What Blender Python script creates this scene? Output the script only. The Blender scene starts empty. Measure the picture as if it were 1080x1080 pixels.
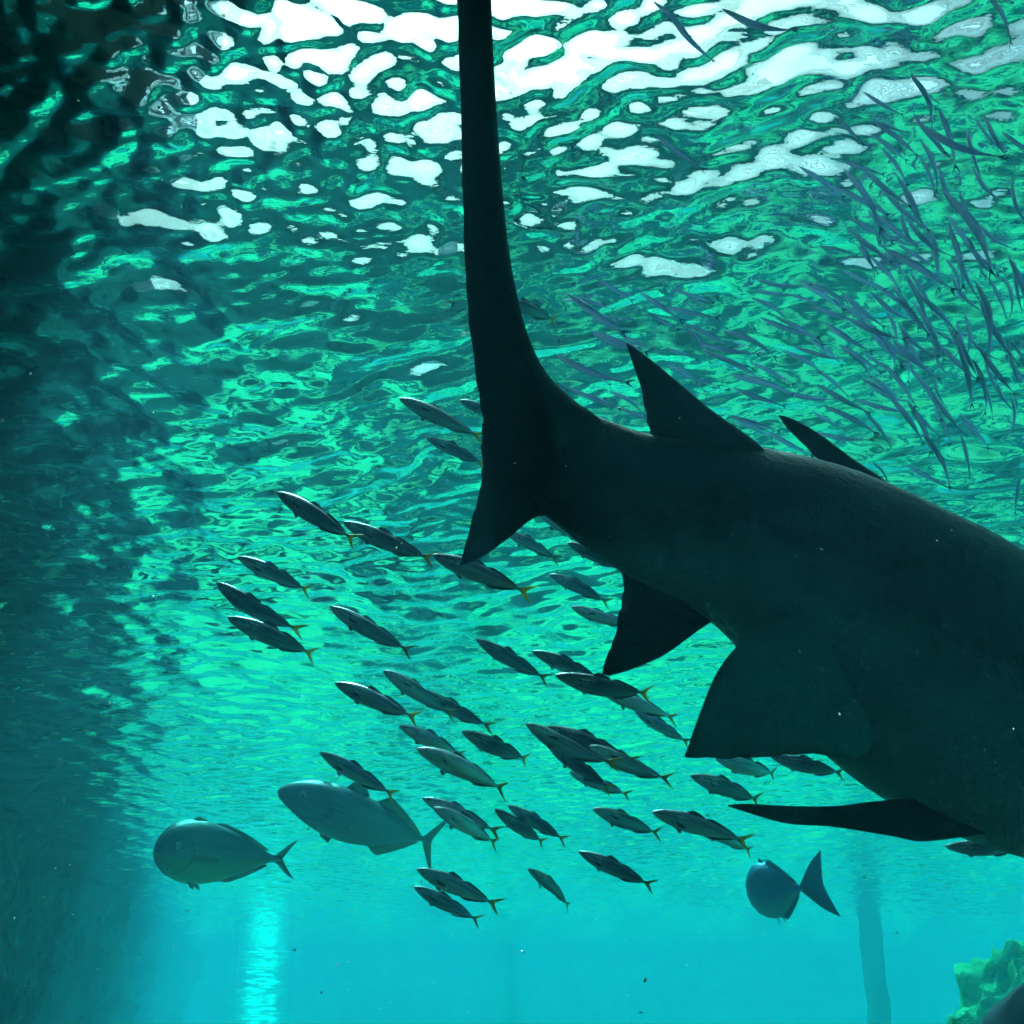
import bpy, bmesh, math, random
import numpy as np
from mathutils import Vector, Matrix, Quaternion, noise as mnoise

scene = bpy.context.scene
COL = scene.collection
R = math.radians

# ---------------------------------------------------------------- camera
F = 1303.0                      # focal length in pixels of the 1080 px frame
PITCH = R(21.5)
cam_d = bpy.data.cameras.new("camera")
cam = bpy.data.objects.new("camera", cam_d)
COL.objects.link(cam)
cam.location = (0, 0, 0)
cam.rotation_euler = (R(90) + PITCH, 0, 0)
cam_d.sensor_width = 36.0
cam_d.lens = 36.0 * F / 1080.0
cam_d.clip_start = 0.02
cam_d.clip_end = 2000
scene.camera = cam
C_F = Vector((0, math.cos(PITCH), math.sin(PITCH)))
C_U = Vector((0, -math.sin(PITCH), math.cos(PITCH)))
C_R = Vector((1, 0, 0))
def at(px, py, depth):
    """point seen at photo pixel (px, py), at a depth in metres along the view axis"""
    px, py, depth = float(px), float(py), float(depth)
    return depth * (C_F + C_R * ((px - 540) / F) + C_U * ((540 - py) / F))

# ---------------------------------------------------------------- light
SUN_EL, SUN_AZ = R(49), R(-6)   # azimuth from +Y towards +X
world = bpy.data.worlds.new("World")
scene.world = world
world.use_nodes = True
nt = world.node_tree
bg = nt.nodes["Background"]
sky = nt.nodes.new("ShaderNodeTexSky")
sky.sky_type = 'NISHITA'
sky.sun_disc = False
sky.sun_elevation = SUN_EL
sky.sun_rotation = SUN_AZ
sky.air_density = 1.0
sky.dust_density = 4.0
sky.ozone_density = 1.0
nt.links.new(sky.outputs[0], bg.inputs[0])
bg.inputs[1].default_value = 0.05
sun_d = bpy.data.lights.new("sun", 'SUN')
sun_d.energy = 5.0
sun_d.angle = R(0.5)
sun_d.color = (1.0, 0.96, 0.88)
sun = bpy.data.objects.new("sun", sun_d)
COL.objects.link(sun)
sd = Vector((math.cos(SUN_EL) * math.sin(SUN_AZ), math.cos(SUN_EL) * math.cos(SUN_AZ), math.sin(SUN_EL)))
sun.rotation_euler = (-sd).to_track_quat('-Z', 'Y').to_euler()
sun.location = sd * 60

vs = scene.view_settings
vs.view_transform = 'Standard'
vs.look = 'None'
vs.gamma = 1.0
vs.use_curve_mapping = False
vs.exposure = 1.65
cy = scene.cycles
cy.use_denoising = True
cy.adaptive_threshold = 0.03
cy.max_bounces = 8
cy.diffuse_bounces = 2
cy.glossy_bounces = 3
cy.transmission_bounces = 4
cy.transparent_max_bounces = 10
cy.volume_bounces = 1
cy.sample_clamp_direct = 0
cy.sample_clamp_indirect = 6
cy.caustics_reflective = True
cy.caustics_refractive = True

# ---------------------------------------------------------------- helpers
def put(o, label=None, cat=None, group=None, kind=None):
    if label: o["label"] = label
    if cat: o["category"] = cat
    if group: o["group"] = group
    if kind: o["kind"] = kind
    return o

def mesh_obj(name, verts, faces, mat=None, parent=None, smooth=True):
    me = bpy.data.meshes.new(name)
    me.from_pydata([tuple(v) for v in verts], [], faces)
    if smooth:
        me.polygons.foreach_set("use_smooth", [True] * len(me.polygons))
    me.update()
    o = bpy.data.objects.new(name, me)
    COL.objects.link(o)
    if mat: me.materials.append(mat)
    if parent: o.parent = parent
    return o

class NB:
    """small node-building helper"""
    def __init__(self, name):
        self.m = bpy.data.materials.new(name)
        self.m.use_nodes = True
        self.t = self.m.node_tree
        self.t.nodes.clear()
        self.out = self.t.nodes.new("ShaderNodeOutputMaterial")
    def n(self, typ, **kw):
        nd = self.t.nodes.new(typ)
        for k, v in kw.items():
            if k.startswith("i_"):
                key = k[2:]
                key = int(key) if key.isdigit() else key.replace("_", " ")
                nd.inputs[key].default_value = v
            else:
                setattr(nd, k, v)
        return nd
    def l(self, a, b):
        self.t.links.new(a, b)
    def ramp(self, fac, stops):
        nd = self.t.nodes.new("ShaderNodeValToRGB")
        cr = nd.color_ramp
        while len(cr.elements) > 1: cr.elements.remove(cr.elements[-1])
        for i, (p, c) in enumerate(stops):
            e = cr.elements[0] if i == 0 else cr.elements.new(p)
            e.position = p
            e.color = (c[0], c[1], c[2], 1) if hasattr(c, "__len__") else (c, c, c, 1)
        self.l(fac, nd.inputs[0])
        return nd.outputs[0]
    def noise(self, scale, detail=4, rough=0.5, vec=None, dist=0.0):
        nd = self.n("ShaderNodeTexNoise")
        nd.inputs["Scale"].default_value = scale
        nd.inputs["Detail"].default_value = detail
        nd.inputs["Roughness"].default_value = rough
        nd.inputs["Distortion"].default_value = dist
        if vec is not None: self.l(vec, nd.inputs["Vector"])
        return nd.outputs["Fac"]
    def math(self, op, a, b=None):
        nd = self.n("ShaderNodeMath", operation=op)
        for i, v in enumerate((a, b)):
            if v is None: continue
            if hasattr(v, "links"): self.l(v, nd.inputs[i])
            else: nd.inputs[i].default_value = v
        return nd.outputs[0]
    def mix(self, fac, a, b):
        nd = self.n("ShaderNodeMix", data_type='RGBA')
        for sock, v in ((nd.inputs[0], fac), (nd.inputs[6], a), (nd.inputs[7], b)):
            if hasattr(v, "links"): self.l(v, sock)
            else: sock.default_value = (v[0], v[1], v[2], 1) if hasattr(v, "__len__") else v
        return nd.outputs[2]
    def principled(self, **kw):
        p = self.n("ShaderNodeBsdfPrincipled")
        self.l(p.outputs[0], self.out.inputs[0])
        return p

def bump(nb, h, dist, strength=1.0, normal=None):
    b = nb.n("ShaderNodeBump")
    b.inputs["Strength"].default_value = strength
    b.inputs["Distance"].default_value = dist
    nb.l(h, b.inputs["Height"])
    if normal is not None: nb.l(normal, b.inputs["Normal"])
    return b.outputs[0]

# ---------------------------------------------------------------- water
H = 2.0         # height of the water surface above the camera
FLOOR = -1.6
def water_material():
    nb = NB("water_surface")
    co = nb.n("ShaderNodeNewGeometry").outputs["Position"]
    mp = nb.n("ShaderNodeMapping"); nb.l(co, mp.inputs[0])
    mp.inputs["Rotation"].default_value = (0, 0, R(35))
    mp.inputs["Scale"].default_value = (1.0, 1.5, 1.0)
    fine = nb.noise(9.0, 3, 0.55, mp.outputs[0], 0.4)
    patch = nb.ramp(nb.noise(0.55, 2, 0.5, co), [(0.45, 0.0), (0.7, 1.0)])
    rip = nb.math('MULTIPLY', nb.noise(26.0, 2, 0.5, mp.outputs[0], 0.6), patch)
    h = nb.math('ADD', fine, nb.math('MULTIPLY', rip, 0.45))
    nrm = bump(nb, h, 0.0016, 1.0)
    fr = nb.n("ShaderNodeFresnel"); fr.inputs[0].default_value = 1.333
    nb.l(nrm, fr.inputs["Normal"])
    gl = nb.n("ShaderNodeBsdfGlossy"); gl.inputs["Roughness"].default_value = 0.0
    gl.inputs["Color"].default_value = (1, 1, 1, 1); nb.l(nrm, gl.inputs["Normal"])
    tr = nb.n("ShaderNodeBsdfTransparent")
    rf = nb.n("ShaderNodeBsdfRefraction"); rf.inputs["IOR"].default_value = 1.333
    rf.inputs["Roughness"].default_value = 0.03; nb.l(nrm, rf.inputs["Normal"])
    m0 = nb.n("ShaderNodeMixShader"); m0.inputs[0].default_value = 0.68
    nb.l(tr.outputs[0], m0.inputs[1]); nb.l(rf.outputs[0], m0.inputs[2])
    m1 = nb.n("ShaderNodeMixShader")
    nb.l(fr.outputs[0], m1.inputs[0]); nb.l(m0.outputs[0], m1.inputs[1]); nb.l(gl.outputs[0], m1.inputs[2])
    nb.l(m1.outputs[0], nb.out.inputs[0])
    return nb.m

def build_water():
    rng = np.random.default_rng(7)
    ys = list(np.arange(-8, 0.4, 0.1))
    y = 0.4
    while y < 78:
        ys.append(y); y += 0.011 * (1 + y / 5.0)
    ys = np.array(ys)
    NX = 760
    u = np.linspace(-1, 1, NX)
    u = 0.55 * u + 0.45 * u ** 3
    w = 7.0 + np.maximum(ys, 0) * 0.62
    X = u[None, :] * w[:, None]
    Y = np.repeat(ys[:, None], NX, 1)
    Z = np.zeros_like(X)
    sp = (w[:, None] * (1.1 / NX))                     # local grid spacing
    wl = np.exp(rng.uniform(math.log(0.07), math.log(0.48), 160))
    # gentle warp so that crests do not run straight
    Xw = X + 0.10 * np.sin(1.3 * Y + 0.7 * X) + 0.05 * np.sin(3.1 * Y - 2.2 * X + 1.0)
    Yw = Y + 0.10 * np.sin(1.7 * X - 0.4 * Y + 2.0) + 0.05 * np.sin(3.7 * X + 1.9 * Y)
    for L in wl:
        th = rng.normal(R(80), R(48)) if rng.random() < 0.7 else rng.uniform(0, math.pi * 2)
        k = 2 * math.pi / L
        ph = rng.uniform(0, 6.283)
        slope = 0.0175 * (0.5 + rng.random()) * (L / 0.5) ** 0.2
        fade = np.clip((L / sp - 2.5) / 2.5, 0, 1)
        Z += fade * (slope / k) * np.sin(k * (math.cos(th) * Xw + math.sin(th) * Yw) + ph)
    env = 0.5 + 0.5 * np.sin(0.9 * X + 1.3 * np.sin(0.8 * Y) + 0.5) * np.sin(1.1 * Y + 1.1 * np.sin(0.7 * X))
    env = (0.25 + env ** 1.5) * (1 + 1.3 * np.clip((4.0 - Y) / 1.6, 0, 1))
    for L in np.exp(rng.uniform(math.log(0.045), math.log(0.12), 60)):
        th = rng.normal(R(70), R(45))
        k = 2 * math.pi / L
        fade = np.clip((L / sp - 2.5) / 2.0, 0, 1) * np.clip((9 - Y) / 5, 0, 1) * env
        Z += fade * (0.021 / k) * np.sin(k * (math.cos(th) * Xw + math.sin(th) * Yw) + rng.uniform(0, 6.283))
    Z += H
    n0, n1 = X.shape
    V = np.stack([X, Y, Z], -1).reshape(-1, 3).astype(np.float32)
    idx = np.arange(n0 * n1).reshape(n0, n1)
    Q = np.stack([idx[:-1, :-1], idx[:-1, 1:], idx[1:, 1:], idx[1:, :-1]], -1).reshape(-1, 4).astype(np.int32)
    me = bpy.data.meshes.new("water_surface")
    me.vertices.add(len(V)); me.vertices.foreach_set("co", V.ravel())
    me.loops.add(Q.size); me.loops.foreach_set("vertex_index", Q.ravel())
    me.polygons.add(len(Q))
    me.polygons.foreach_set("loop_start", np.arange(0, Q.size, 4, dtype=np.int32))
    me.polygons.foreach_set("loop_total", np.full(len(Q), 4, dtype=np.int32))
    me.update(calc_edges=True)
    me.polygons.foreach_set("use_smooth", np.ones(len(Q), dtype=bool))
    me.materials.append(water_material())
    o = bpy.data.objects.new("water_surface", me)
    COL.objects.link(o)
    put(o, "rippling water surface seen from below, white with sky near the top", kind="structure")
build_water()

def build_haze():
    nb = NB("haze")
    pv = nb.n("ShaderNodeVolumePrincipled")
    pv.inputs["Color"].default_value = (0.010, 0.041, 0.060, 1)
    pv.inputs["Absorption Color"].default_value = (0.07, 0.905, 0.935, 1)
    pv.inputs["Density"].default_value = 0.36
    pv.inputs["Anisotropy"].default_value = 0.2
    nb.l(pv.outputs[0], nb.out.inputs["Volume"])
    x0, x1, y0, y1, z0, z1 = -70, 70, -12, 90, FLOOR - 1.5, H + 0.35
    v = [(x, y, z) for x in (x0, x1) for y in (y0, y1) for z in (z0, z1)]
    f = [(0, 1, 3, 2), (4, 6, 7, 5), (0, 4, 5, 1), (2, 3, 7, 6), (0, 2, 6, 4), (1, 5, 7, 3)]
    o = mesh_obj("haze", v, f, nb.m, smooth=False)
    put(o, "blue green murk of the aquarium water", kind="stuff")
build_haze()

# ---------------------------------------------------------------- tank floor and walls
def floor_material():
    nb = NB("tank_floor")
    co = nb.n("ShaderNodeNewGeometry").outputs["Position"]
    n1 = nb.noise(0.42, 6, 0.62, co)
    sand = nb.mix(nb.noise(3.0, 4, 0.6, co), (0.40, 0.70, 0.28), (0.60, 0.82, 0.42))
    rock = nb.mix(nb.noise(2.0, 5, 0.6, co), (0.015, 0.03, 0.025), (0.06, 0.09, 0.06))
    # dark rubble near the viewing tunnel gives way to pale sand further out
    sx = nb.n("ShaderNodeSeparateXYZ"); nb.l(co, sx.inputs[0])
    edge = nb.math('ADD', nb.math('ADD', sx.outputs[1], nb.math('MULTIPLY', sx.outputs[0], 0.6)), nb.math('MULTIPLY', nb.noise(0.35, 4, 0.6, co), 6.0))
    near = nb.ramp(nb.math('DIVIDE', edge, 20.0), [(0.54, 1.0), (0.63, 0.0)])
    patches = nb.ramp(n1, [(0.47, 1.0), (0.53, 0.0)])
    dark = nb.math('MAXIMUM', near, patches)
    col = nb.mix(dark, sand, rock)
    p = nb.principled(); nb.l(col, p.inputs["Base Color"])
    p.inputs["Roughness"].default_value = 0.9
    p.inputs["Specular IOR Level"].default_value = 0.1
    nb.l(bump(nb, nb.noise(4.0, 6, 0.65, co), 0.15), p.inputs["Normal"])
    return nb.m
def build_floor():
    n = 120
    verts, faces = [], []
    for j in range(n + 1):
        for i in range(n + 1):
            x = -60 + 120 * i / n; y = -10 + 95 * j / n
            z = FLOOR + 0.22 * mnoise.noise(Vector((x * 0.25, y * 0.25, 1.0))) + 0.08 * mnoise.noise(Vector((x * 0.9, y * 0.9, 4.0)))
            verts.append((x, y, z))
    for j in range(n):
        for i in range(n):
            a = j * (n + 1) + i
            faces.append((a, a + 1, a + n + 2, a + n + 1))
    o = mesh_obj("ground", verts, faces, floor_material())
    put(o, "sandy tank floor with dark rubble", kind="structure")
build_floor()

def rock_material(name, c0, c1, c2):
    nb = NB(name)
    co = nb.n("ShaderNodeNewGeometry").outputs["Position"]
    a = nb.ramp(nb.noise(1.6, 6, 0.65, co), [(0.35, c0), (0.55, c1), (0.72, c2)])
    p = nb.principled(); nb.l(a, p.inputs["Base Color"])
    p.inputs["Roughness"].default_value = 0.85
    nb.l(bump(nb, nb.noise(6.0, 6, 0.65, co), 0.08), p.inputs["Normal"])
    return nb.m
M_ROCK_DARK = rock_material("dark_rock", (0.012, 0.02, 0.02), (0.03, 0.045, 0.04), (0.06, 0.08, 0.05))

def rock_wall(name, pts, z0, z1, thick, mat, seed, amp=0.5):
    """a rugged wall following a line of (x, y) points, bulging with noise, closed at the back"""
    cum = [0.0]
    for a, b in zip(pts, pts[1:]): cum.append(cum[-1] + (Vector(b) - Vector(a)).length)
    L = cum[-1]; nu = int(L / 0.25); nv = 22
    def along(s):
        for k in range(len(pts) - 1):
            if s <= cum[k + 1] + 1e-6:
                t = (s - cum[k]) / (cum[k + 1] - cum[k])
                a, b = Vector(pts[k]), Vector(pts[k + 1])
                d = (b - a).normalized()
                return a.lerp(b, t), Vector((d.y, -d.x))
        return Vector(pts[-1]), Vector((1, 0))
    verts, faces = [], []
    for i in range(nu + 1):
        p, nrm = along(L * i / nu)
        for j in range(nv + 1):
            z = z0 + (z1 - z0) * j / nv
            q = Vector((p.x, p.y, z))
            d = amp * (mnoise.fractal(q * 0.5 + Vector((seed, 0, 0)), 0.7, 2.0, 5)) 
            e = q + Vector((nrm.x, nrm.y, 0)) * d
            verts.append(e)
    m = (nu + 1) * (nv + 1)
    for i in range(nu + 1):
        p, nrm = along(L * i / nu)
        for j in (0, nv):
            z = z0 + (z1 - z0) * j / nv
            verts.append(Vector((p.x, p.y, z)) - Vector((nrm.x, nrm.y, 0)) * thick)
    W = nv + 1
    for i in range(nu):
        for j in range(nv):
            a = i * W + j
            faces.append((a, a + W, a + W + 1, a + 1))
        b0, t0, b1, t1 = m + 2 * i, m + 2 * i + 1, m + 2 * i + 2, m + 2 * i + 3
        faces.append((i * W + nv, (i + 1) * W + nv, t1, t0))
        faces.append((b0, t0, t1, b1))
    o = mesh_obj(name, verts, faces, mat)
    return o
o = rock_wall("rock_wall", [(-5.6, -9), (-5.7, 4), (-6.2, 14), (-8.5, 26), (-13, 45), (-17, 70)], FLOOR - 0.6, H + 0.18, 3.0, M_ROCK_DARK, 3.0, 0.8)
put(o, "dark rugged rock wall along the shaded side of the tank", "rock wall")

# unseen slab added just above the water to shade the left and near side
nb = NB("slab_underside")
co = nb.n("ShaderNodeNewGeometry").outputs["Position"]
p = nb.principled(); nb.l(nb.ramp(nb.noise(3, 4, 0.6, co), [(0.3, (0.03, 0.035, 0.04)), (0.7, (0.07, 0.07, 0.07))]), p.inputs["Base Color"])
def prism(name, poly, z0, z1, mat, parent=None):
    n = len(poly)
    v = [(x, y, z0) for x, y in poly] + [(x, y, z1) for x, y in poly]
    f = [tuple(range(n))[::-1], tuple(range(n, 2 * n))] + [(i, (i + 1) % n, n + (i + 1) % n, n + i) for i in range(n)]
    return mesh_obj(name, v, f, mat, parent, smooth=False)
o = prism("shade_slab", [(30, -8), (30, 2.1), (0.8, 2.12), (-0.2, 2.2), (-0.75, 2.45), (-0.8, 2.7), (-1.02, 2.95), (-1.0, 3.2), (-1.4, 3.5), (-1.42, 3.9), (-1.8, 4.3), (-1.6, 5.2), (-3.1, 7.5), (-2.6, 9.0), (-4.1, 13), (-4.0, 16), (-7.0, 24), (-12.8, 50), (-30, 50), (-30, -8)], H + 0.40, H + 0.6, nb.m)
put(o, "dark unseen slab added to shade the left and near water", "shade_slab")

def box(name, lo, hi, mat, parent=None):
    return prism(name, [(lo[0], lo[1]), (hi[0], lo[1]), (hi[0], hi[1]), (lo[0], hi[1])], lo[2], hi[2], mat, parent)
# dark slats added above the pool to pattern the sky in the ripples
def slat_grid():
    root = bpy.data.objects.new("added_slats", None); COL.objects.link(root)
    root.location = (2.0, 8.6, H + 1.15)
    put(root, "dark slats added above the water to pattern the sky seen through the ripples", "slat_screen")
    nb = NB("weathered_wood"); co = nb.n("ShaderNodeNewGeometry").outputs["Position"]
    p = nb.principled(); nb.l(nb.mix(nb.noise(6, 4, 0.6, co), (0.06, 0.06, 0.08), (0.12, 0.12, 0.14)), p.inputs["Base Color"])
    p.inputs["Roughness"].default_value = 0.5
    rr = random.Random(4)
    V, Fc = [], []
    def add(lo, hi, V=V, Fc=Fc):
        b = len(V)
        V.extend([(x, y, z) for x in (lo[0], hi[0]) for y in (lo[1], hi[1]) for z in (lo[2], hi[2])])
        Fc.extend([tuple(b + k for k in f) for f in ((0, 1, 3, 2), (4, 6, 7, 5), (0, 4, 5, 1), (2, 3, 7, 6), (0, 2, 6, 4), (1, 5, 7, 3))])
    y = -3.4
    while y < 9:
        w = rr.uniform(0.07, 0.16)
        add((-4.2, y, 0), (9.0, y + w, 0.03)); y += w + rr.uniform(0.16, 0.34)
    mesh_obj("slats", V, Fc, nb.m, root, smooth=False)
    V2, F2 = [], []
    for x in np.arange(-3.9, 9, 1.55):
        add((x, -3.6, 0.034), (x + 0.09, 9.4, 0.2), V2, F2)
    mesh_obj("beams", V2, F2, nb.m, root, smooth=False)
slat_grid()

# far end wall, an added glowing panel, a support pillar, rocks on the right
M_CONC = rock_material("old_concrete", (0.10, 0.12, 0.11), (0.16, 0.19, 0.17), (0.22, 0.25, 0.20))
o = box("end_wall", (-45, 82, FLOOR - 0.5), (60, 83, H + 0.16), M_CONC)
put(o, "plain concrete end wall far off in the murk", "wall")
glow = bpy.data.objects.new("glitter_panel", None); COL.objects.link(glow)
glow.location = (-10.4, 55.0, FLOOR)
glow.scale = (1.4, 1, 1)
put(glow, "added glowing panel painted with glitter streaks far off at the lower left", "light_panel")
nb = NB("glitter_glow"); e = nb.n("ShaderNodeEmission"); e.inputs[1].default_value = 1.0  # added glowing sheet; its streaks paint the glitter column on the water
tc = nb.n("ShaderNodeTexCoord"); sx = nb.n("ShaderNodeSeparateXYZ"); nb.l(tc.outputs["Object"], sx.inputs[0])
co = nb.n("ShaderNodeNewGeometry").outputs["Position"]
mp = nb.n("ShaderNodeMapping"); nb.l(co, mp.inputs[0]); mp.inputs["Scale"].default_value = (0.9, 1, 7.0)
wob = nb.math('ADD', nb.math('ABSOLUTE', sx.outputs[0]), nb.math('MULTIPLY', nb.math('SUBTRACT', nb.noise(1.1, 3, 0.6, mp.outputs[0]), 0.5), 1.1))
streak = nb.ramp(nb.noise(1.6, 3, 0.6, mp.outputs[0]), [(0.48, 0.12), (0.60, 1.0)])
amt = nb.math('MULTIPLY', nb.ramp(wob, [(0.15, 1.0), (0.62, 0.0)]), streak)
nb.l(nb.mix(amt, (0.002, 0.150, 0.155), (0.9, 2.9, 2.1)), e.inputs[0])  # edges glow in the haze colour so the sheet melts into the murk
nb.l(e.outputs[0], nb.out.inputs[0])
M_GLITTER = nb.m
M_FRAME = rock_material("pale_frame", (0.4, 0.5, 0.48), (0.5, 0.6, 0.55), (0.6, 0.7, 0.62))
box("glitter_sheet", (-0.80, -0.02, 0.3), (0.80, 0.02, 3.62), M_GLITTER, glow)
box("panel_base", (-0.86, -0.10, -0.3), (0.86, 0.2, 0.3), M_FRAME, glow)

def lathe(name, prof, seg, mat, parent=None):
    v, f = [], []
    for r, z in prof:
        for k in range(seg):
            a = 2 * math.pi * k / seg
            v.append((r * math.cos(a), r * math.sin(a), z))
    for i in range(len(prof) - 1):
        for k in range(seg):
            f.append((i * seg + k, i * seg + (k + 1) % seg, (i + 1) * seg + (k + 1) % seg, (i + 1) * seg + k))
    f.append(tuple(range(seg))[::-1]); f.append(tuple(range((len(prof) - 1) * seg, len(prof) * seg)))
    return mesh_obj(name, v, f, mat, parent)
M_PIL = rock_material("pillar_concrete", (0.08, 0.12, 0.14), (0.11, 0.15, 0.17), (0.13, 0.18, 0.19))
o = lathe("support_pillar", [(0.42, FLOOR - 0.4), (0.42, FLOOR + 0.1), (0.32, FLOOR + 0.3)] + [(0.30, FLOOR + 0.4 + 0.1 * k) for k in range(33)], 24, M_PIL)
for v in o.data.vertices:
    q = v.co * 1.7
    v.co.xy *= 1 + 0.22 * mnoise.noise(q) + 0.10 * mnoise.noise(v.co * 7)
o.location = (9.9, 36.0, 0)
put(o, "dark blurred support pillar standing in the far water at lower right", "pillar")

def boulder(name, loc, size, seed, mat, amp=0.35, sub=5, freq=0.9):
    bm = bmesh.new()
    bmesh.ops.create_icosphere(bm, subdivisions=sub, radius=1.0)
    for v in bm.verts:
        n = v.co.normalized()
        q = n * freq * 1.6 + Vector((seed, seed * 0.7, 0))
        d = 1 + amp * mnoise.fractal(q, 0.8, 2.1, 6) + 0.035 * mnoise.noise(q * 4) + 0.02 * mnoise.noise(q * 11) + 0.012 * mnoise.noise(q * 27)
        v.co = Vector((n.x * size[0], n.y * size[1], n.z * size[2])) * d
    me = bpy.data.meshes.new(name); bm.to_mesh(me); bm.free()
    me.polygons.foreach_set("use_smooth", [True] * len(me.polygons))
    me.materials.append(mat)
    o = bpy.data.objects.new(name, me); COL.objects.link(o); o.location = loc
    return o
M_ALGAE = rock_material("algae_rock", (0.14, 0.20, 0.06), (0.36, 0.42, 0.12), (0.72, 0.70, 0.26))
nb = NB("blue_rock"); p = nb.principled(); p.inputs["Roughness"].default_value = 0.8; p.inputs["Specular IOR Level"].default_value = 0.1
nb.l(nb.mix(nb.noise(3.0, 4, 0.6, nb.n("ShaderNodeNewGeometry").outputs["Position"]), (0.006, 0.022, 0.04), (0.010, 0.034, 0.055)), p.inputs["Base Color"])
M_BLUE = nb.m
q = at(1190, 1180, 14.0)
o = boulder("algae_rock", (q.x, q.y, q.z - 0.2), (2.1, 1.8, 2.1), 2.3, M_ALGAE, 0.30, 6, 1.5)
put(o, "craggy rock covered in yellow green algae at the lower right edge", "rock")
q = at(1132, 1146, 3.2)
o = boulder("smooth_boulder", q, (0.26, 0.24, 0.26), 5.1, M_BLUE, 0.04, 4, 0.5)
put(o, "smooth dark blue boulder in the bottom right corner", "boulder")

# ---------------------------------------------------------------- animals: shared shape builders
def smooth_list(pts, n):
    """Catmull-Rom resampling of a list of tuples"""
    P = [np.array(p, float) for p in pts]
    P = [2 * P[0] - P[1]] + P + [2 * P[-1] - P[-2]]
    out = []
    m = len(pts) - 1
    for i in range(n):
        u = m * i / (n - 1); k = min(int(u), m - 1); t = u - k
        a, b, c, d = P[k], P[k + 1], P[k + 2], P[k + 3]
        out.append(0.5 * ((2 * b) + (c - a) * t + (2 * a - 5 * b + 4 * c - d) * t * t + (3 * b - a - 3 * c + d) * t ** 3))
    return out

def foil(name, le, te, nrm, thick, mat, parent=None, n=18, m=9, smooth=True, cup=0.0, both=False, ragged=0.0):
    """a fin lofted between a leading and a trailing edge (lists of 3-D points), with a lens-shaped section"""
    if smooth: le, te = smooth_list(le, n), smooth_list(te, n)
    else: le, te = [np.array(p, float) for p in le], [np.array(p, float) for p in te]; n = len(le)
    if ragged:
        rg = random.Random(n)
        for i in range(2, n - 2):
            te[i] = te[i] + (le[i] - te[i]) / (np.linalg.norm(le[i] - te[i]) + 1e-6) * (ragged * min(1.0, np.linalg.norm(le[i] - te[i]) / 0.16) * (rg.random() ** 3 + 0.4 * math.sin(i * 1.7) + 0.3 * math.sin(i * 0.6)))
    nrm = np.array(nrm, float); nrm /= np.linalg.norm(nrm)
    verts, faces = [], []
    ring = 2 * m
    for i in range(n):
        c = np.linalg.norm(le[i] - te[i])
        s = i / (n - 1)
        tap = (4 * s * (1 - s)) ** 0.6 if both else 1 - 0.97 * s
        for side in (1, -1):
            for j in range(m):
                u = j / (m - 1) if side > 0 else 1 - j / (m - 1)
                prof = (max(u, 0) ** 0.5) * (1 - u) * 2.4 * thick * tap + 0.0009 * min(1, thick * 40)
                if 0 < j < m - 1 or side > 0:
                    pass
                p = le[i] + (te[i] - le[i]) * u + nrm * (side * prof * 0.5 + cup * c * 4 * u * (1 - u))
                verts.append(p)
    for i in range(n - 1):
        for j in range(ring):
            a, b = i * ring + j, i * ring + (j + 1) % ring
            faces.append((a, b, b + ring, a + ring))
    faces.append(tuple(range(ring))[::-1]); faces.append(tuple(range((n - 1) * ring, n * ring)))
    return mesh_obj(name, verts, faces, mat, parent)

def add_attr(o, name, vals):
    at_ = o.data.attributes.new(name, 'FLOAT_VECTOR', 'POINT')
    at_.data.foreach_set("vector", np.array(vals, np.float32).ravel())

def eyeball(name, loc, r, mat, parent):
    bm = bmesh.new(); bmesh.ops.create_uvsphere(bm, u_segments=12, v_segments=8, radius=r)
    for v in bm.verts: v.co.y *= 0.5
    me = bpy.data.meshes.new(name); bm.to_mesh(me); bm.free()
    me.polygons.foreach_set("use_smooth", [True] * len(me.polygons)); me.materials.append(mat)
    o = bpy.data.objects.new(name, me); COL.objects.link(o); o.parent = parent; o.location = loc
    return o

def eye_material():
    nb = NB("fish_eye")
    tc = nb.n("ShaderNodeTexCoord")
    sx = nb.n("ShaderNodeSeparateXYZ"); nb.l(tc.outputs["Object"], sx.inputs[0])
    r = nb.math('SQRT', nb.math('ADD', nb.math('MULTIPLY', sx.outputs[0], sx.outputs[0]), nb.math('MULTIPLY', sx.outputs[2], sx.outputs[2])))
    p = nb.principled()
    nb.l(nb.ramp(nb.math('MULTIPLY', r, 45.0), [(0.28, (0.005, 0.005, 0.006)), (0.36, (0.30, 0.30, 0.24))]), p.inputs["Base Color"])
    p.inputs["Roughness"].default_value = 0.12
    return nb.m
M_EYE = eye_material()

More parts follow.
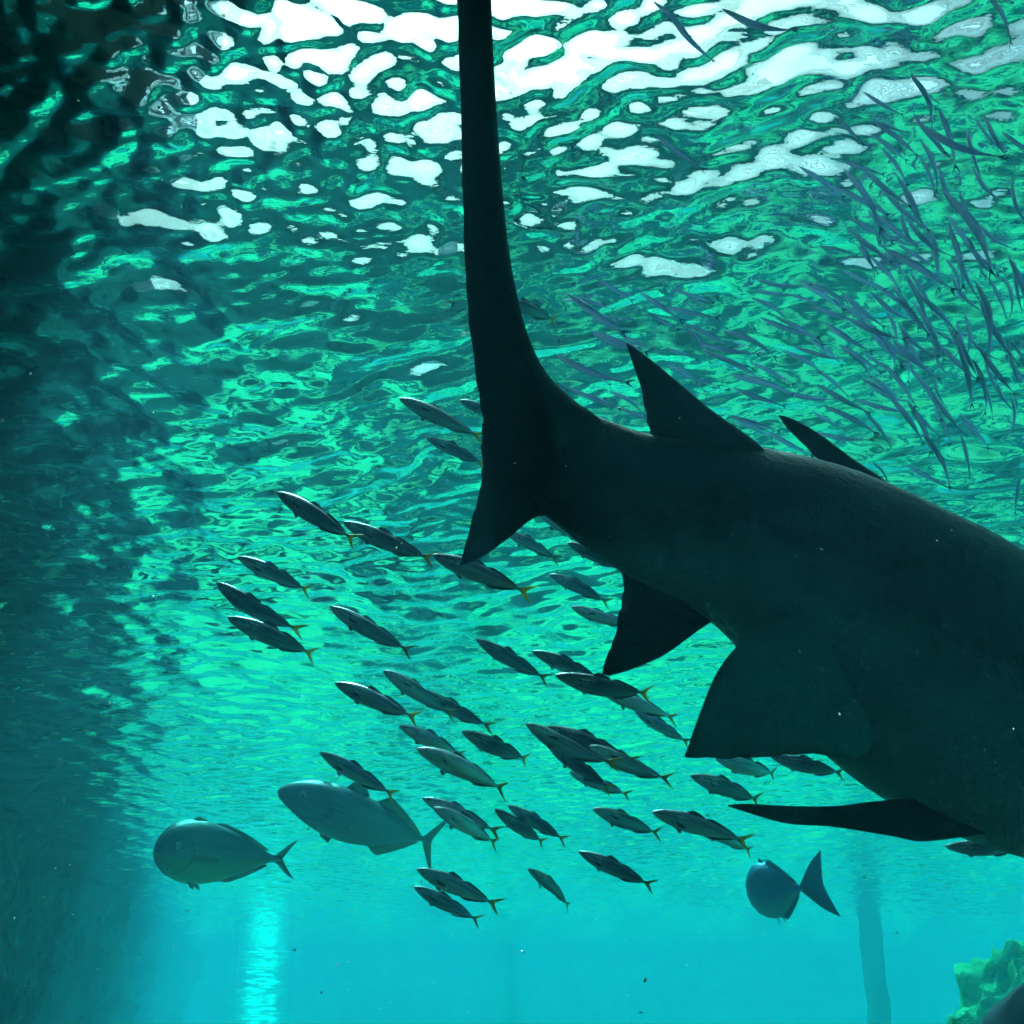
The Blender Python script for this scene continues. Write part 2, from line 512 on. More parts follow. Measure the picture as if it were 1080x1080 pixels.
# ---------------------------------------------------------------- shark
def shark_skin():
    nb = NB("shark_skin")
    a = nb.n("ShaderNodeAttribute", attribute_name="skin")
    sx = nb.n("ShaderNodeSeparateXYZ"); nb.l(a.outputs["Vector"], sx.inputs[0])
    co = nb.n("ShaderNodeNewGeometry").outputs["Position"]
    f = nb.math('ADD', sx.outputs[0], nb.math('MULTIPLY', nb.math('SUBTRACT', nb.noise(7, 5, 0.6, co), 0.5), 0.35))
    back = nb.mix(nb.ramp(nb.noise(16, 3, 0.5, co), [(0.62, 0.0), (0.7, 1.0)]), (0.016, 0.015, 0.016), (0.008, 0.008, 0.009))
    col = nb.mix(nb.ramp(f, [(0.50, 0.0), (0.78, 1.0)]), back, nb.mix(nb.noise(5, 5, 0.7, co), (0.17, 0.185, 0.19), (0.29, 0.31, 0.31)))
    p = nb.principled(); nb.l(col, p.inputs["Base Color"])
    p.inputs["Roughness"].default_value = 0.55
    p.inputs["Specular IOR Level"].default_value = 0.25
    nb.l(bump(nb, nb.math("ADD", nb.noise(180, 3, 0.6, co), nb.math("MULTIPLY", nb.noise(26, 5, 0.7, co), 3.0)), 0.0025, 0.8), p.inputs["Normal"])
    return nb.m
M_SHARK = shark_skin()

def build_shark():
    # spine stations: photo column, row, half height (px), depth (m)
    st = [(520, 458, 26, 2.03, .05), (545, 462, 44, 2.03, .10), (575, 474, 56, 2.04, .26), (615, 498, 63, 2.05, .46), (680, 532, 76, 2.08, .62), (780, 563, 97, 2.12, .70), (865, 607, 122, 2.16, .72),
          (955, 676, 148, 2.20, .74), (1045, 733, 150, 2.24, .76), (1150, 770, 146, 2.30, .78), (1270, 795, 136, 2.36, .80), (1390, 812, 118, 2.42, .85),
          (1490, 822, 92, 2.48, .95), (1570, 828, 58, 2.53, 1.2), (1625, 832, 22, 2.56, 1.6), (1640, 833, 4, 2.57, 1.6)]
    st = smooth_list(st, 70)
    cen = [at(a[0], a[1], a[3]) for a in st]
    rad = [float(max(a[2], 2) * a[3] / F) for a in st]
    verts, faces, skin = [], [], []
    seg = 36
    ups = []
    for i, c in enumerate(cen):
        t = (cen[min(i + 1, len(cen) - 1)] - cen[max(i - 1, 0)]).normalized()
        side = t.cross(-C_F)           # image-plane 'up' of the body
        up = side.normalized() if side.dot(C_U) > 0 else -side.normalized()
        # roll a little so that part of the belly faces the viewer
        up = (Quaternion(t, R(-14)) @ up) if (Quaternion(t, R(-14)) @ up).dot(C_F) > up.dot(C_F) else (Quaternion(t, R(14)) @ up)
        lat = t.cross(up).normalized()
        ups.append((t, up, lat))
        r = rad[i]
        for k in range(seg):
            th = 2 * math.pi * k / seg
            cz, sy = math.cos(th), math.sin(th)
            wdt = float(st[i][4]) * (1.0 if cz > 0 else 1 + 0.14 * (-cz))
            verts.append(c + up * (r * cz) + lat * (r * wdt * math.copysign(abs(sy) ** 0.9, sy)))
            fade = min(1, max(0, (i - 8) / 16))
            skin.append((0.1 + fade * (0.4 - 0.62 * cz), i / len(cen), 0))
    for i in range(len(cen) - 1):
        for k in range(seg):
            faces.append((i * seg + k, i * seg + (k + 1) % seg, (i + 1) * seg + (k + 1) % seg, (i + 1) * seg + k))
    faces.append(tuple(range(seg))[::-1]); faces.append(tuple(range((len(cen) - 1) * seg, len(cen) * seg)))
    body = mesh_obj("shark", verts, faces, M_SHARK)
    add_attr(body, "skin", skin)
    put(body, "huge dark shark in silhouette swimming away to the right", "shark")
    def fin(name, le, te, d, nrm, thick, belly=0.1, label=None, n=26, both=False):
        if not hasattr(d, "__len__"): d = [d] * len(le)
        A = [tuple(at(p[0], p[1], dd)) for p, dd in zip(le, d)]
        B = [tuple(at(p[0], p[1], dd)) for p, dd in zip(te, d)]
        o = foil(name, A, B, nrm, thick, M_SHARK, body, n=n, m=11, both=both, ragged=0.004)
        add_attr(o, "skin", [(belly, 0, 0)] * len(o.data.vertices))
        if label: o["label"] = label
        return o
    back = -C_F
    # tail: stations from the tip of the lower lobe to the tip of the long upper lobe (right edge / left edge)
    fin("tail_fin",
        [(486, 597), (508, 588), (536, 568), (566, 545), (602, 542), (640, 505), (636, 448), (604, 421), (574, 390), (552, 338), (536, 258), (526, 150), (520, 50), (517, -40), (514, -110), (506, -165), (497, -186)],
        [(485, 597), (491, 573), (500, 540), (506, 514), (508, 492), (508, 470), (508, 448), (506, 425), (501, 385), (492, 320), (489, 255), (487, 150), (483, 40), (479, -40), (474, -110), (474, -160), (492, -186)],
        2.03, back, 0.035, 0.1, "very long upright tail fin with a short lower lobe", n=60, both=True)
    fin("dorsal_fin", [(815, 490), (800, 468), (750, 432), (702, 392), (672, 368), (661, 362)],
        [(690, 492), (684, 452), (679, 425), (672, 398), (664, 374), (660, 362)], 2.10, back, 0.03, 0.1, "upright second dorsal fin nearest the tail")
    fin("dorsal_fin", [(965, 545), (938, 510), (900, 484), (862, 456), (834, 441), (822, 438)],
        [(890, 530), (872, 494), (858, 480), (842, 464), (828, 449), (821, 438)], 2.26, back, 0.03, 0.1, "lower first dorsal fin further from the tail")
    fin("anal_fin", [(795, 640), (762, 650), (738, 664), (702, 690), (666, 706), (642, 713)],
        [(652, 570), (657, 622), (652, 650), (645, 678), (637, 700), (635, 711)], [2.17, 2.13, 2.09, 2.07, 2.05, 2.04], (C_F * -1 + C_U * 0.15), 0.03, 0.2)
    # near pelvic fin: broad, spread towards the viewer
    fin("pelvic_fin", [(850, 640), (800, 662), (784, 676), (768, 692), (750, 722), (722, 797)][::1],
        [(930, 780), (905, 800), (880, 798), (840, 797), (780, 800), (724, 799)], [2.02, 1.98, 1.95, 1.92, 1.90, 1.87], (C_F * -1 + C_U * -0.5), 0.03, 0.78, "broad near pelvic fin")
    fin("pelvic_fin", [(880, 690), (850, 700), (830, 715), (810, 735), (800, 750)],
        [(950, 780), (925, 790), (890, 790), (850, 780), (805, 757)], [2.32, 2.36, 2.42, 2.46, 2.5], (C_F * -1 + C_U * 0.5), 0.03, 0.7, "far pelvic fin")
    # near pectoral fin, trailing back towards the tail and seen almost edge-on
    fin("pectoral_fin", [(1040, 872), (975, 882), (940, 877), (880, 868), (830, 866), (790, 856), (768, 850)],
        [(1010, 838), (960, 842), (925, 845), (880, 850), (830, 850), (790, 848), (768, 849)], [2.12, 2.10, 2.08, 2.06, 2.03, 2.0, 1.98], (C_U * 1 + C_F * 0.3), 0.05, 0.5, "slim pectoral fin trailing back below the belly")
    fin("pectoral_fin", [(1240, 850), (1200, 800), (1160, 770), (1120, 760)],
        [(1130, 830), (1120, 800), (1110, 775), (1112, 761)], [2.5, 2.62, 2.74, 2.82], (C_U * 0.8 - C_F * 0.5), 0.03, 0.5, "far pectoral fin")
    # eyes on the head, beyond the edge of the picture
    i = 61
    t, up, lat = ups[i]
    for s in (1, -1):
        e = eyeball("eye", cen[i] + lat * (s * rad[i] * 0.70) + up * rad[i] * 0.15, 0.016, M_EYE, body)
build_shark()

# ---------------------------------------------------------------- fish
def fish_skin(name, back, flank, belly, split, metal, stripes, rough=0.25, through=0.0):
    nb = NB(name)
    a = nb.n("ShaderNodeAttribute", attribute_name="skin")     # x: along 0..1, y: height -1..1
    sx = nb.n("ShaderNodeSeparateXYZ"); nb.l(a.outputs["Vector"], sx.inputs[0])
    mp = nb.n("ShaderNodeMapping"); nb.l(a.outputs["Vector"], mp.inputs[0])
    mp.inputs["Scale"].default_value = (2.5, 9.0, 1.0)
    st = nb.noise(2.2, 3, 0.6, mp.outputs[0], 0.3)
    h = nb.math('ADD', sx.outputs[1], nb.math('MULTIPLY', nb.math('SUBTRACT', st, 0.5), 0.5))
    h01 = nb.math('ADD', nb.math('MULTIPLY', h, 0.5), 0.5)
    col = nb.ramp(h01, [(0.0, belly), (0.25, belly), (split - 0.12, flank), (split, flank), (split + 0.12, back), (1.0, back)])
    line = nb.ramp(st, [(0.5, 0.0), (0.56, 1.0), (0.60, 1.0), (0.66, 0.0)])
    head = nb.ramp(sx.outputs[0], [(0.0, 1.0), (0.26, 0.8), (0.40, 0.15)])
    col = nb.mix(nb.math('MULTIPLY', nb.math('MULTIPLY', line, head), stripes), col, (0.75, 0.78, 0.74))
    gl = nb.math('ABSOLUTE', nb.math('SUBTRACT', nb.math('ADD', sx.outputs[0], nb.math('MULTIPLY', nb.math('MULTIPLY', sx.outputs[1], sx.outputs[1]), 0.13)), 0.245))
    col = nb.mix(nb.ramp(gl, [(0.0, 0.42), (0.004, 0.32), (0.014, 0.0)]), col, tuple(c * 0.35 for c in back))
    p = nb.principled(); nb.l(col, p.inputs["Base Color"])
    p.inputs["Metallic"].default_value = metal
    nb.l(nb.math('ADD', nb.math('MULTIPLY', st, 0.3), rough - 0.1), p.inputs["Roughness"])
    mp2 = nb.n("ShaderNodeMapping"); nb.l(a.outputs["Vector"], mp2.inputs[0])
    mp2.inputs["Scale"].default_value = (60, 14, 1)
    vo = nb.n("ShaderNodeTexVoronoi"); nb.l(mp2.outputs[0], vo.inputs["Vector"]); vo.inputs["Scale"].default_value = 1.0
    nb.l(bump(nb, vo.outputs["Distance"], 0.002, 0.35), p.inputs["Normal"])
    if through:
        tl = nb.n("ShaderNodeBsdfTranslucent"); nb.l(col, tl.inputs[0])
        mx = nb.n("ShaderNodeMixShader"); mx.inputs[0].default_value = through
        nb.l(p.outputs[0], mx.inputs[1]); nb.l(tl.outputs[0], mx.inputs[2]); nb.l(mx.outputs[0], nb.out.inputs[0])
    return nb.m
def fin_material(name, col, trans=0.35):
    nb = NB(name)
    a = nb.n("ShaderNodeTexCoord")
    mp = nb.n("ShaderNodeMapping"); nb.l(a.outputs["Object"], mp.inputs[0]); mp.inputs["Scale"].default_value = (30, 1, 140)
    c = nb.mix(nb.noise(1.0, 2, 0.5, mp.outputs[0]), tuple(x * 0.65 for x in col), col)
    p = nb.n("ShaderNodeBsdfPrincipled"); nb.l(c, p.inputs["Base Color"]); p.inputs["Roughness"].default_value = 0.4
    tl = nb.n("ShaderNodeBsdfTranslucent"); nb.l(c, tl.inputs[0])
    mx = nb.n("ShaderNodeMixShader"); mx.inputs[0].default_value = trans
    nb.l(p.outputs[0], mx.inputs[1]); nb.l(tl.outputs[0], mx.inputs[2]); nb.l(mx.outputs[0], nb.out.inputs[0])
    return nb.m
M_SCAD = fish_skin("scad_skin", (0.025, 0.05, 0.075), (0.10, 0.17, 0.20), (0.34, 0.40, 0.40), 0.50, 0.5, 1.0, 0.30)
M_FLASH = fish_skin("scad_flash_skin", (0.20, 0.30, 0.38), (0.62, 0.68, 0.66), (0.85, 0.82, 0.70), 0.55, 0.35, 1.0, 0.2)  # lighter copy of the scad skin, the silver flash put into its colour
M_SLIM = fish_skin("slender_skin", (0.08, 0.17, 0.33), (0.40, 0.55, 0.80), (0.60, 0.70, 0.82), 0.60, 0.35, 0.7, 0.30, 0.48)
M_TREV = fish_skin("trevally_skin", (0.03, 0.05, 0.06), (0.09, 0.125, 0.14), (0.18, 0.22, 0.20), 0.72, 0.25, 0.2, 0.42)
M_ROUND = fish_skin("golden_skin", (0.03, 0.055, 0.045), (0.08, 0.12, 0.09), (0.36, 0.37, 0.09), 0.72, 0.15, 0.12, 0.45)
M_BLUEF = fish_skin("blue_skin", (0.02, 0.07, 0.24), (0.04, 0.13, 0.36), (0.12, 0.24, 0.38), 0.60, 0.2, 0.3, 0.4)
M_YEL = fin_material("yellow_fin", (0.50, 0.46, 0.05), 0.5)
M_DRK = fin_material("dark_fin", (0.035, 0.05, 0.06))
M_BLF = fin_material("blue_fin", (0.05, 0.12, 0.26))
M_OLV = fin_material("olive_fin", (0.26, 0.27, 0.08))

SCAD = [(0, .004, .004, .003), (.03, .024, .024, .017), (.08, .046, .045, .033), (.15, .066, .066, .047), (.25, .084, .086, .057), (.35, .090, .096, .061),
        (.45, .087, .096, .059), (.55, .077, .086, .052), (.65, .061, .068, .041), (.75, .040, .044, .028), (.82, .022, .024, .017), (.87, .013, .013, .012), (.90, .012, .012, .007)]
SLIM = [(t, a * .48, b * .48, w * .62) for t, a, b, w in SCAD]
TREV = [(0, .006, .006, .004), (.02, .040, .036, .022), (.06, .082, .062, .042), (.13, .126, .098, .060), (.22, .152, .132, .073), (.33, .160, .152, .078),
        (.45, .148, .148, .073), (.57, .116, .118, .060), (.68, .075, .076, .042), (.77, .038, .040, .025), (.83, .019, .020, .015), (.88, .015, .015, .010)]
ROUND = [(0, .012, .012, .010), (.02, .055, .050, .034), (.06, .105, .088, .058), (.13, .150, .128, .082), (.22, .178, .158, .098), (.33, .190, .176, .104),
         (.45, .186, .176, .098), (.57, .160, .154, .082), (.68, .118, .114, .060), (.76, .072, .070, .038), (.83, .026, .026, .020), (.88, .016, .016, .011)]
def build_fish(name, prof, skin, tailm, finm, bend=0.0, tail_h=0.085, tail_l=0.13, dorsal=((.32, .50, .040), (.52, .82, .022)), anal=((.56, .82, .024),),
               pect=0.10, pelvic=0.05, eye=0.014, eye_t=0.078, n=26, seg=16, simple=False, fork=0.46):
    P = smooth_list(prof, n)
    def yb(t): return bend * (max(0.0, t - 0.25) ** 2) * 1.4 - bend * 0.12
    verts, faces, sk = [], [], []
    for t, up, dn, w in P:
        for k in range(seg):
            th = 2 * math.pi * k / seg
            cz, sy = math.cos(th), math.sin(th)
            verts.append((0.5 - t, yb(t) + max(w, .001) * sy, max(up if cz > 0 else dn, .001) * cz))
            sk.append((t, cz, 0.3 if sy > 0 else 0.8))
    for i in range(n - 1):
        for k in range(seg):
            faces.append((i * seg + k, i * seg + (k + 1) % seg, (i + 1) * seg + (k + 1) % seg, (i + 1) * seg + k))
    faces.append(tuple(range(seg))); faces.append(tuple(range((n - 1) * seg, n * seg))[::-1])
    body = mesh_obj(name, verts, faces, skin)
    add_attr(body, "skin", sk)
    tb = prof[-1][0] - 0.03
    hh = prof[-1][1]
    sl = (yb(1.0) - yb(0.9)) / 0.1
    def q(t, z, y=None): return (0.5 - t, (yb(t) if y is None else y), z)
    # forked tail: leading edge outside, fork inside, from the upper tip to the lower tip
    e = tb + tail_l
    def fk(u): return tb + tail_l * (1 - (1 - u) * (1 - fork) / 0.54)
    le = [q(e, tail_h), q(tb + tail_l * .62, tail_h * .72), q(tb + tail_l * .30, tail_h * .38), q(tb, hh * .8), q(tb - .01, 0), q(tb, -hh * .8), q(tb + tail_l * .30, -tail_h * .38), q(tb + tail_l * .62, -tail_h * .72), q(e, -tail_h)]
    te = [q(e + .002, tail_h * .985), q(fk(.78), tail_h * .62), q(fk(.60), tail_h * .32), q(fk(.50), tail_h * .12), q(fk(.46), 0), q(fk(.50), -tail_h * .12), q(fk(.60), -tail_h * .32), q(fk(.78), -tail_h * .62), q(e + .002, -tail_h * .985)]
    foil("tail_fin", le, te, (0, 1, 0), 0.010, tailm, body, n=25, m=5, both=True)
    def hgt(t, top):
        ts = [p[0] for p in P]
        return float(np.interp(t, ts, [p[1] if top else p[2] for p in P]))
    if not simple:
        for t0, t1, h in dorsal:
            ts = np.linspace(t0, t1, 7)
            foil("dorsal_fin", [q(t, hgt(t, True) - .006) for t in ts],
                 [q(t + .03, hgt(t, True) + h * (1 - ((t - t0) / (t1 - t0))) ** .7 * min(1, ((t - t0) / (t1 - t0)) * 5 + .12)) for t in ts], (0, 1, 0), 0.005, finm, body, n=10, m=4)
        for t0, t1, h in anal:
            ts = np.linspace(t0, t1, 7)
            foil("anal_fin", [q(t, -hgt(t, False) + .006) for t in ts],
                 [q(t + .03, -hgt(t, False) - h * (1 - ((t - t0) / (t1 - t0))) ** .7 * min(1, ((t - t0) / (t1 - t0)) * 5 + .12)) for t in ts], (0, 1, 0), 0.005, finm, body, n=10, m=4)
        for s in (1, -1):
            w = float(np.interp(.25, [p[0] for p in P], [p[3] for p in P]))
            foil("pectoral_fin", [(.5 - .245, s * w * .95 + yb(.25), -.015), (.5 - .245 - pect * .5, s * (w + .012), -.016), (.5 - .245 - pect, s * (w + .014), -.035)],
                 [(.5 - .25, s * w * .95 + yb(.25), -.038), (.5 - .25 - pect * .5, s * (w + .012), -.045), (.5 - .25 - pect, s * (w + .014), -.038)], (0, 1, 0), 0.004, finm, body, n=8, m=4)
            if pelvic:
                z = -hgt(.28, False)
                foil("pelvic_fin", [(.5 - .27, s * .014, z + .008), (.5 - .27 - pelvic * .6, s * .03, z - pelvic * .35), (.5 - .27 - pelvic, s * .036, z - pelvic * .5)],
                     [(.5 - .31, s * .012, z + .006), (.5 - .31 - pelvic * .5, s * .024, z - pelvic * .12), (.5 - .27 - pelvic * 1.02, s * .034, z - pelvic * .48)], (0, 1, 0.3), 0.004, finm, body, n=8, m=4)
            we = float(np.interp(eye_t, [p[0] for p in P], [p[3] for p in P]))
            eyeball("eye", (.5 - eye_t, s * we * .95 + yb(eye_t), hgt(eye_t, True) * .28), eye, M_EYE, body)
    return body

def copy_fish(proto):
    c = proto.copy(); COL.objects.link(c)
    for ch in proto.children:
        k = ch.copy(); COL.objects.link(k); k.parent = c
    return c

rnd = random.Random(11)
def pose(o, hx, hy, tx, ty, L, yaw=0.0, roll=0.0, dmax=None):
    """swim the fish along the line from tail to head; L is its real length in metres"""
    px = math.hypot(hx - tx, hy - ty)
    d = L * math.cos(yaw) * F / px
    def zmid(d): return at((hx + tx) / 2, min(hy, ty), d).z
    lim = H - 0.13
    k = zmid(1.0)
    if k > 0 and d * k > lim: d = lim / k
    if dmax: d = min(d, dmax)
    half = 0.5 * px * d / F * math.tan(yaw)
    h, t = at(hx, hy, d - half), at(tx, ty, d + half)
    ax = (h - t)
    length = ax.length
    X = ax.normalized()
    Z = (Vector((0, 0, 1)) - X * X.z).normalized()
    Y = Z.cross(X)
    M = Matrix((X, Y, Z)).transposed().to_4x4()
    M = Matrix.Translation((h + t) / 2) @ M @ Matrix.Rotation(roll, 4, 'X') @ Matrix.Scale(length, 4)
    o.matrix_world = M
    return o

SC = [build_fish("scad", SCAD, M_SCAD, M_YEL, M_DRK, bend=b, tail_h=0.095, tail_l=0.15) for b in (-0.30, -0.14, 0.0, 0.14, 0.32)]
scads = [
 (421, 420, 510, 462, "dark scad just left of the shark tail, upper of two in line"),
 (449, 461, 512, 490, "thinner scad just left of the shark tail, under another one"),
 (484, 422, 545, 446, "scad half hidden behind the shark tail, only its head showing"),
 (292, 519, 377, 571, "highest scad of the left group, nose up with a pale striped head"),
 (362, 550, 456, 593, "scad following close behind the highest one of the left group"),
 (250, 587, 328, 624, "small slim scad above the pair at the left end of the school"),
 (230, 614, 310, 670, "leftmost scad of the school, steeply tilted with a bright head"),
 (239, 651, 337, 692, "scad right under the leftmost one, with a yellow green tail"),
 (348, 639, 434, 690, "scad alone in the gap right of the leftmost pair"),
 (353, 720, 442, 758, "scad above the head of the big silver fish, tail fin turned down"),
 (404, 707, 480, 755, "scad overlapping another at its tail, left of the school centre"),
 (446, 728, 514, 769, "scad whose head is crossed by the yellow tail of the one before it"),
 (420, 765, 494, 799, "scad just above another scad to the right of the big silver fish's back"),
 (438, 790, 540, 832, "long scad below a shorter one, above the tail of the big silver fish"),
 (486, 770, 564, 807, "scad swimming alone left of the overlapping cluster under the anal fin"),
 (337, 793, 418, 840, "dark scad crossing in front of the back of the big silver fish"),
 (446, 842, 524, 876, "upper scad of the overlapping two beside the big silver fish's tail"),
 (456, 852, 530, 890, "lower scad of the overlapping two beside the big silver fish's tail"),
 (521, 852, 578, 894, "left one of two parallel scads swimming side by side low in the school"),
 (535, 849, 598, 887, "right one of two parallel scads swimming side by side low in the school"),
 (625, 853, 697, 880, "level scad alone low in the school, above the lowest right one"),
 (610, 898, 690, 935, "scad alone in open water, lowest on the right of the school"),
 (555, 917, 610, 954, "small steep scad alone, low in the middle of the school"),
 (440, 917, 524, 953, "scad with a fanned green tail just under the big silver fish's tail"),
 (436, 935, 507, 972, "lowest scad of the whole school, under one with a fanned tail"),
 (503, 674, 577, 718, "greenish scad between the shark's tail and anal fin, first of a row of three"),
 (561, 687, 640, 719, "greenish scad left of the anal fin tip, its tail behind the next fish"),
 (585, 711, 692, 738, "long greenish scad directly under the anal fin tip"),
 (634, 731, 716, 756, "bluish scad tucked under the long one below the anal fin tip"),
 (669, 750, 728, 784, "glinting white scad near the pelvic fin tip"),
 (557, 762, 640, 812, "front scad of the tight overlapping cluster below the anal fin"),
 (575, 767, 672, 803, "top scad of the tight overlapping cluster below the anal fin"),
 (622, 786, 703, 826, "rear scad of the tight overlapping cluster, trailing to the right"),
 (578, 788, 648, 832, "scad in the underside of the tight cluster, its back hidden"),
 (600, 814, 665, 840, "lowest scad of the tight cluster, with a pale silvery head"),
 (727, 818, 807, 845, "scad between the pelvic fin and the pectoral fin tip of the shark"),
 (688, 857, 788, 885, "scad with a golden striped head below the pectoral fin tip"),
 (733, 870, 800, 898, "scad overlapped by the golden headed one, above the blue fish"),
 (753, 799, 828, 820, "blue scad with a silver head just under the pelvic fin edge"),
 (812, 797, 895, 819, "blue scad squeezed between the pelvic fin and the shark's belly"),
 (996, 893, 1085, 896, "scad partly hidden under the shark's belly at the right edge"),
 (457, 586, 558, 624, "scad touching the tip of the shark's lower tail lobe"),
 (531, 560, 592, 590, "scad just right of the shark's lower tail lobe"),
 (565, 540, 628, 574, "upper blue scad under the narrow part of the shark's tail"),
 (578, 550, 640, 574, "lower blue scad under the narrow part of the shark's tail"),
 (598, 572, 662, 602, "blue scad close in front of the anal fin base"),
 (580, 606, 642, 634, "thin scad left of the middle of the anal fin"),
 (604, 639, 668, 664, "bright blue scad with its tail behind the anal fin"),
 (520, 316, 594, 336, "scad behind the upper tail lobe, only its yellow tail showing"),
]
for i, (hx, hy, tx, ty, lab) in enumerate(scads):
    o = copy_fish(SC[rnd.choice((0, 0, 1, 2, 3, 4))])
    pose(o, hx, hy, tx, ty, 0.24 * rnd.uniform(0.88, 1.10) if hy > 600 else 0.22 * rnd.uniform(0.9, 1.1), rnd.uniform(-0.35, 0.45), rnd.uniform(-0.55, 0.25))
    if any(k in lab for k in ("glinting", "golden", "silver", "bright blue", "touching", "bluish")):
        o.data = o.data.copy(); o.data.materials[0] = M_FLASH
    put(o, lab, "fish", "scads schooling under the shark")

SL = [build_fish("slender_fish", SLIM, M_SLIM, M_BLF, M_BLF, bend=b, tail_h=0.06, tail_l=0.11, n=16, seg=10, simple=True) for b in (-0.45, -0.15, 0.12, 0.40)]
G1 = "slender fish over the shark's back"
G2 = "slender fish in the crossing upper right school"
L1 = "slim blue fish in the loose shoal just over the shark's back"
L2 = "slim dark fish in the dense crossing school at upper right"
L3 = "slim blue fish between the shark's tail and its nearer dorsal fin"
L4 = "slim blurred fish drifting near the bright water top"
slim = [
 (585, 372, 662, 412, G1, L3), (600, 386, 650, 402, G1, L3), (604, 412, 662, 434, G1, L3), (640, 414, 690, 434, G1, L3), (652, 430, 700, 447, G1, L3), (588, 404, 640, 426, G1, L3),
 (598, 310, 660, 352, G1, "slim blurred fish pointing down to the tip of the nearer dorsal fin"),
 (703, 387, 752, 407, G1, L1), (715, 394, 762, 409, G1, L1), (722, 341, 778, 368, G1, L1), (738, 361, 804, 379, G1, L1), (740, 368, 798, 393, G1, L1), (790, 382, 842, 406, G1, L1),
 (773, 409, 832, 431, G1, L1), (823, 370, 878, 392, G1, L1), (858, 388, 900, 418, G1, L1), (822, 409, 882, 429, G1, L1), (803, 334, 862, 361, G1, L1), (852, 358, 894, 384, G1, L1),
 (845, 301, 897, 326, G1, L1), (767, 438, 827, 456, G1, L1), (773, 446, 822, 460, G1, L1), (807, 454, 860, 484, G1, L1), (862, 454, 918, 471, G1, L1), (868, 429, 932, 456, G1, L1),
 (876, 432, 934, 458, G1, L1), (913, 396, 960, 426, G1, L1), (918, 405, 960, 432, G1, L1), (902, 419, 962, 441, G1, L1), (956, 490, 1004, 517, G1, "slim blue fish alone above the shark's shoulder"),
 (918, 488, 946, 512, G1, "slim fish touching the front edge of the farther dorsal fin"),
 (958, 426, 992, 464, G2, L2), (984, 430, 1008, 468, G2, L2), (988, 392, 990, 434, G2, L2), (1012, 438, 1049, 472, G2, L2), (1034, 398, 1052, 442, G2, L2), (1054, 402, 1066, 442, G2, L2),
 (1064, 418, 1074, 466, G2, L2), (1012, 458, 1028, 508, G2, "slim dark fish diving alone below the dense upper right school"), (1077, 502, 1068, 544, G2, "slim fish at the right edge with its tail lowest of the school"),
 (1008, 358, 1032, 432, G2, L2), (1064, 362, 1074, 412, G2, L2), (903, 338, 962, 380, G2, L2), (928, 353, 972, 392, G2, L2), (948, 346, 968, 402, G2, L2), (986, 366, 998, 404, G2, L2),
 (933, 263, 1014, 307, G2, L2), (953, 222, 962, 272, G2, L2), (973, 248, 1002, 302, G2, L2), (998, 238, 1024, 302, G2, L2), (1008, 260, 1030, 322, G2, L2), (1024, 298, 1062, 372, G2, L2),
 (1034, 318, 1072, 392, G2, L2), (1044, 343, 1070, 374, G2, L2), (953, 288, 987, 347, G2, L2), (963, 308, 1018, 352, G2, L2), (968, 328, 1002, 382, G2, L2), (983, 348, 1020, 368, G2, L2),
 (1008, 338, 1022, 388, G2, L2), (998, 343, 1037, 402, G2, L2), (1023, 353, 1052, 388, G2, L2), (903, 248, 928, 292, G2, L2), (913, 223, 947, 267, G2, L2), (893, 238, 942, 282, G2, L2),
 (920, 298, 968, 332, G2, L2), (868, 338, 922, 377, G2, L2), (940, 300, 975, 350, G2, L2), (1015, 330, 1030, 380, G2, L2),
 (988, 202, 1068, 282, G2, "larger bluish fish arching down to the right over the dense school"),
 (972, 128, 1054, 182, G2, "larger dark fish nosing up left across a white patch of sky"),
 (888, 180, 940, 238, G2, L2), (1056, 138, 1100, 172, G2, "slim fish cut by the right edge of the view above the school"),
 (1036, -5, 1078, 38, G2, "slim fish in the top right corner"),
 (762, 6, 842, 48, G2, L4), (708, 18, 754, 72, G2, L4), (688, 2, 734, 38, G2, L4), (692, 142, 744, 184, G2, L4), (842, 176, 896, 208, G2, L4),
]
fl = random.Random(5)
def flow(x, y):
    """heading of the shoal on screen (degrees below horizontal, from head to tail)"""
    a = 22 + 40 * min(1, max(0, (x - 880) / 130)) + fl.gauss(0, 9)
    return a
while len(slim) < 200:
    if fl.random() < 0.45:
        x, y = fl.uniform(560, 1000), fl.uniform(300, 520)
        if y > 360 + (x - 620) * 0.36 or y < 250 + (x - 620) * 0.06: continue
        g, lab = G1, (L1 if x > 690 else L3)
    else:
        x, y = fl.gauss(985, 75), fl.gauss(285, 100)
        if x > 1090 or y > 500 or y < 90: continue
        g, lab = G2, L2
    ln = fl.uniform(40, 72); a = R(flow(x, y))
    slim.append((x - ln / 2 * math.cos(a), y - ln / 2 * math.sin(a), x + ln / 2 * math.cos(a), y + ln / 2 * math.sin(a), g, lab))
for i, (hx, hy, tx, ty, g, lab) in enumerate(slim):
    o = copy_fish(SL[rnd.choice((0, 1, 2, 3))])
    pose(o, hx, hy, tx, ty, 0.17 * rnd.uniform(0.85, 1.1), rnd.uniform(-0.3, 0.3), rnd.uniform(-0.5, 0.3))
    put(o, lab, "fish", g)
for pr in SC + SL:
    for ch in list(pr.children): bpy.data.objects.remove(ch)
    bpy.data.objects.remove(pr)

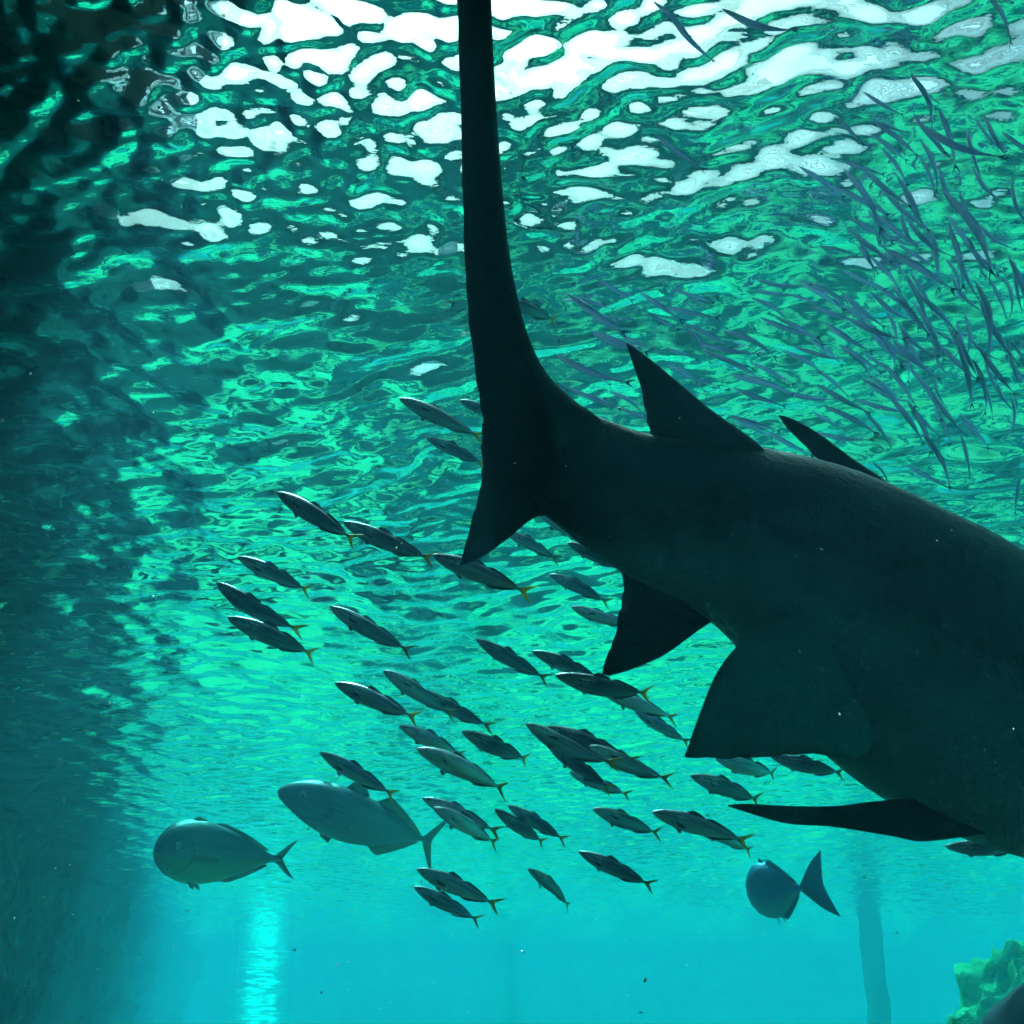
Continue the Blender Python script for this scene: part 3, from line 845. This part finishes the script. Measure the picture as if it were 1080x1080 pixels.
# the three big fish low in the picture
o = build_fish("trevally", [(t, a * .76, b * .84, w * 1.5) for t, a, b, w in TREV], M_TREV, M_OLV, M_OLV, bend=-0.35, tail_h=0.16, tail_l=0.16,
               dorsal=((.30, .42, .07), (.48, .80, .06)), anal=((.52, .80, .05),), pect=0.16, pelvic=0.06, eye=0.022, eye_t=.10)
pose(o, 291, 832, 482, 900, 1.3, 0.35, R(-18))
put(o, "large silver grey fish under the left of the school, a scad across its back", "fish")
o = build_fish("round_fish", [(t, a * 1.34, b * 1.26, w * 1.5) for t, a, b, w in ROUND], M_ROUND, M_OLV, M_OLV, bend=0.8, tail_h=0.15, tail_l=0.10,
               dorsal=((.32, .42, .03), (.50, .80, .02)), anal=((.56, .80, .02),), pect=0.16, pelvic=0.10, eye=0.028, eye_t=.11)
pose(o, 174, 899, 271, 904, 0.95, 0.85, R(-6))
put(o, "round golden bellied fish facing left in the dark water", "fish")
o = build_fish("blue_fish", [(t, a * 1.5, b * 1.5, w * 1.9) for t, a, b, w in ROUND], M_BLUEF, M_BLF, M_BLF, bend=-0.46, tail_h=0.31, tail_l=0.26, fork=0.80,
               dorsal=((.30, .42, .05), (.48, .80, .06)), anal=((.52, .80, .06),), pect=0.12, pelvic=0.16, eye=0.018, eye_t=.10)
pose(o, 808, 936, 828, 943, 0.65, -1.37, R(-14))
put(o, "stocky blue fish seen from behind, its tail towards the viewer", "fish")

# drifting specks in the water
verts, faces = [], []
for i in range(330):
    px, py, d = rnd.uniform(-60, 1140), rnd.uniform(60, 1140), rnd.uniform(0.9, 3.6)
    c = at(px, py, d)
    if c.z > H - 0.15: continue
    r = rnd.uniform(0.0005, 0.0020) * (0.5 + d / 3)
    b = len(verts)
    ax = [Vector((rnd.gauss(0, 1), rnd.gauss(0, 1), rnd.gauss(0, 1))).normalized() for _ in range(1)][0]
    u = ax.orthogonal().normalized(); w = ax.cross(u)
    verts += [c + ax * r * 1.6, c - ax * r * 1.6, c + u * r, c - u * r, c + w * r * .7, c - w * r * .7]
    for a_ in (0, 1):
        for p_, q_ in ((2, 4), (4, 3), (3, 5), (5, 2)):
            faces.append((b + a_, b + p_, b + q_))
nb = NB("speck"); p = nb.principled(); p.inputs["Base Color"].default_value = (0.8, 0.8, 0.75, 1); p.inputs["Roughness"].default_value = 0.4
o = mesh_obj("specks", verts, faces, nb.m)
put(o, "pale specks drifting in the water", kind="stuff")
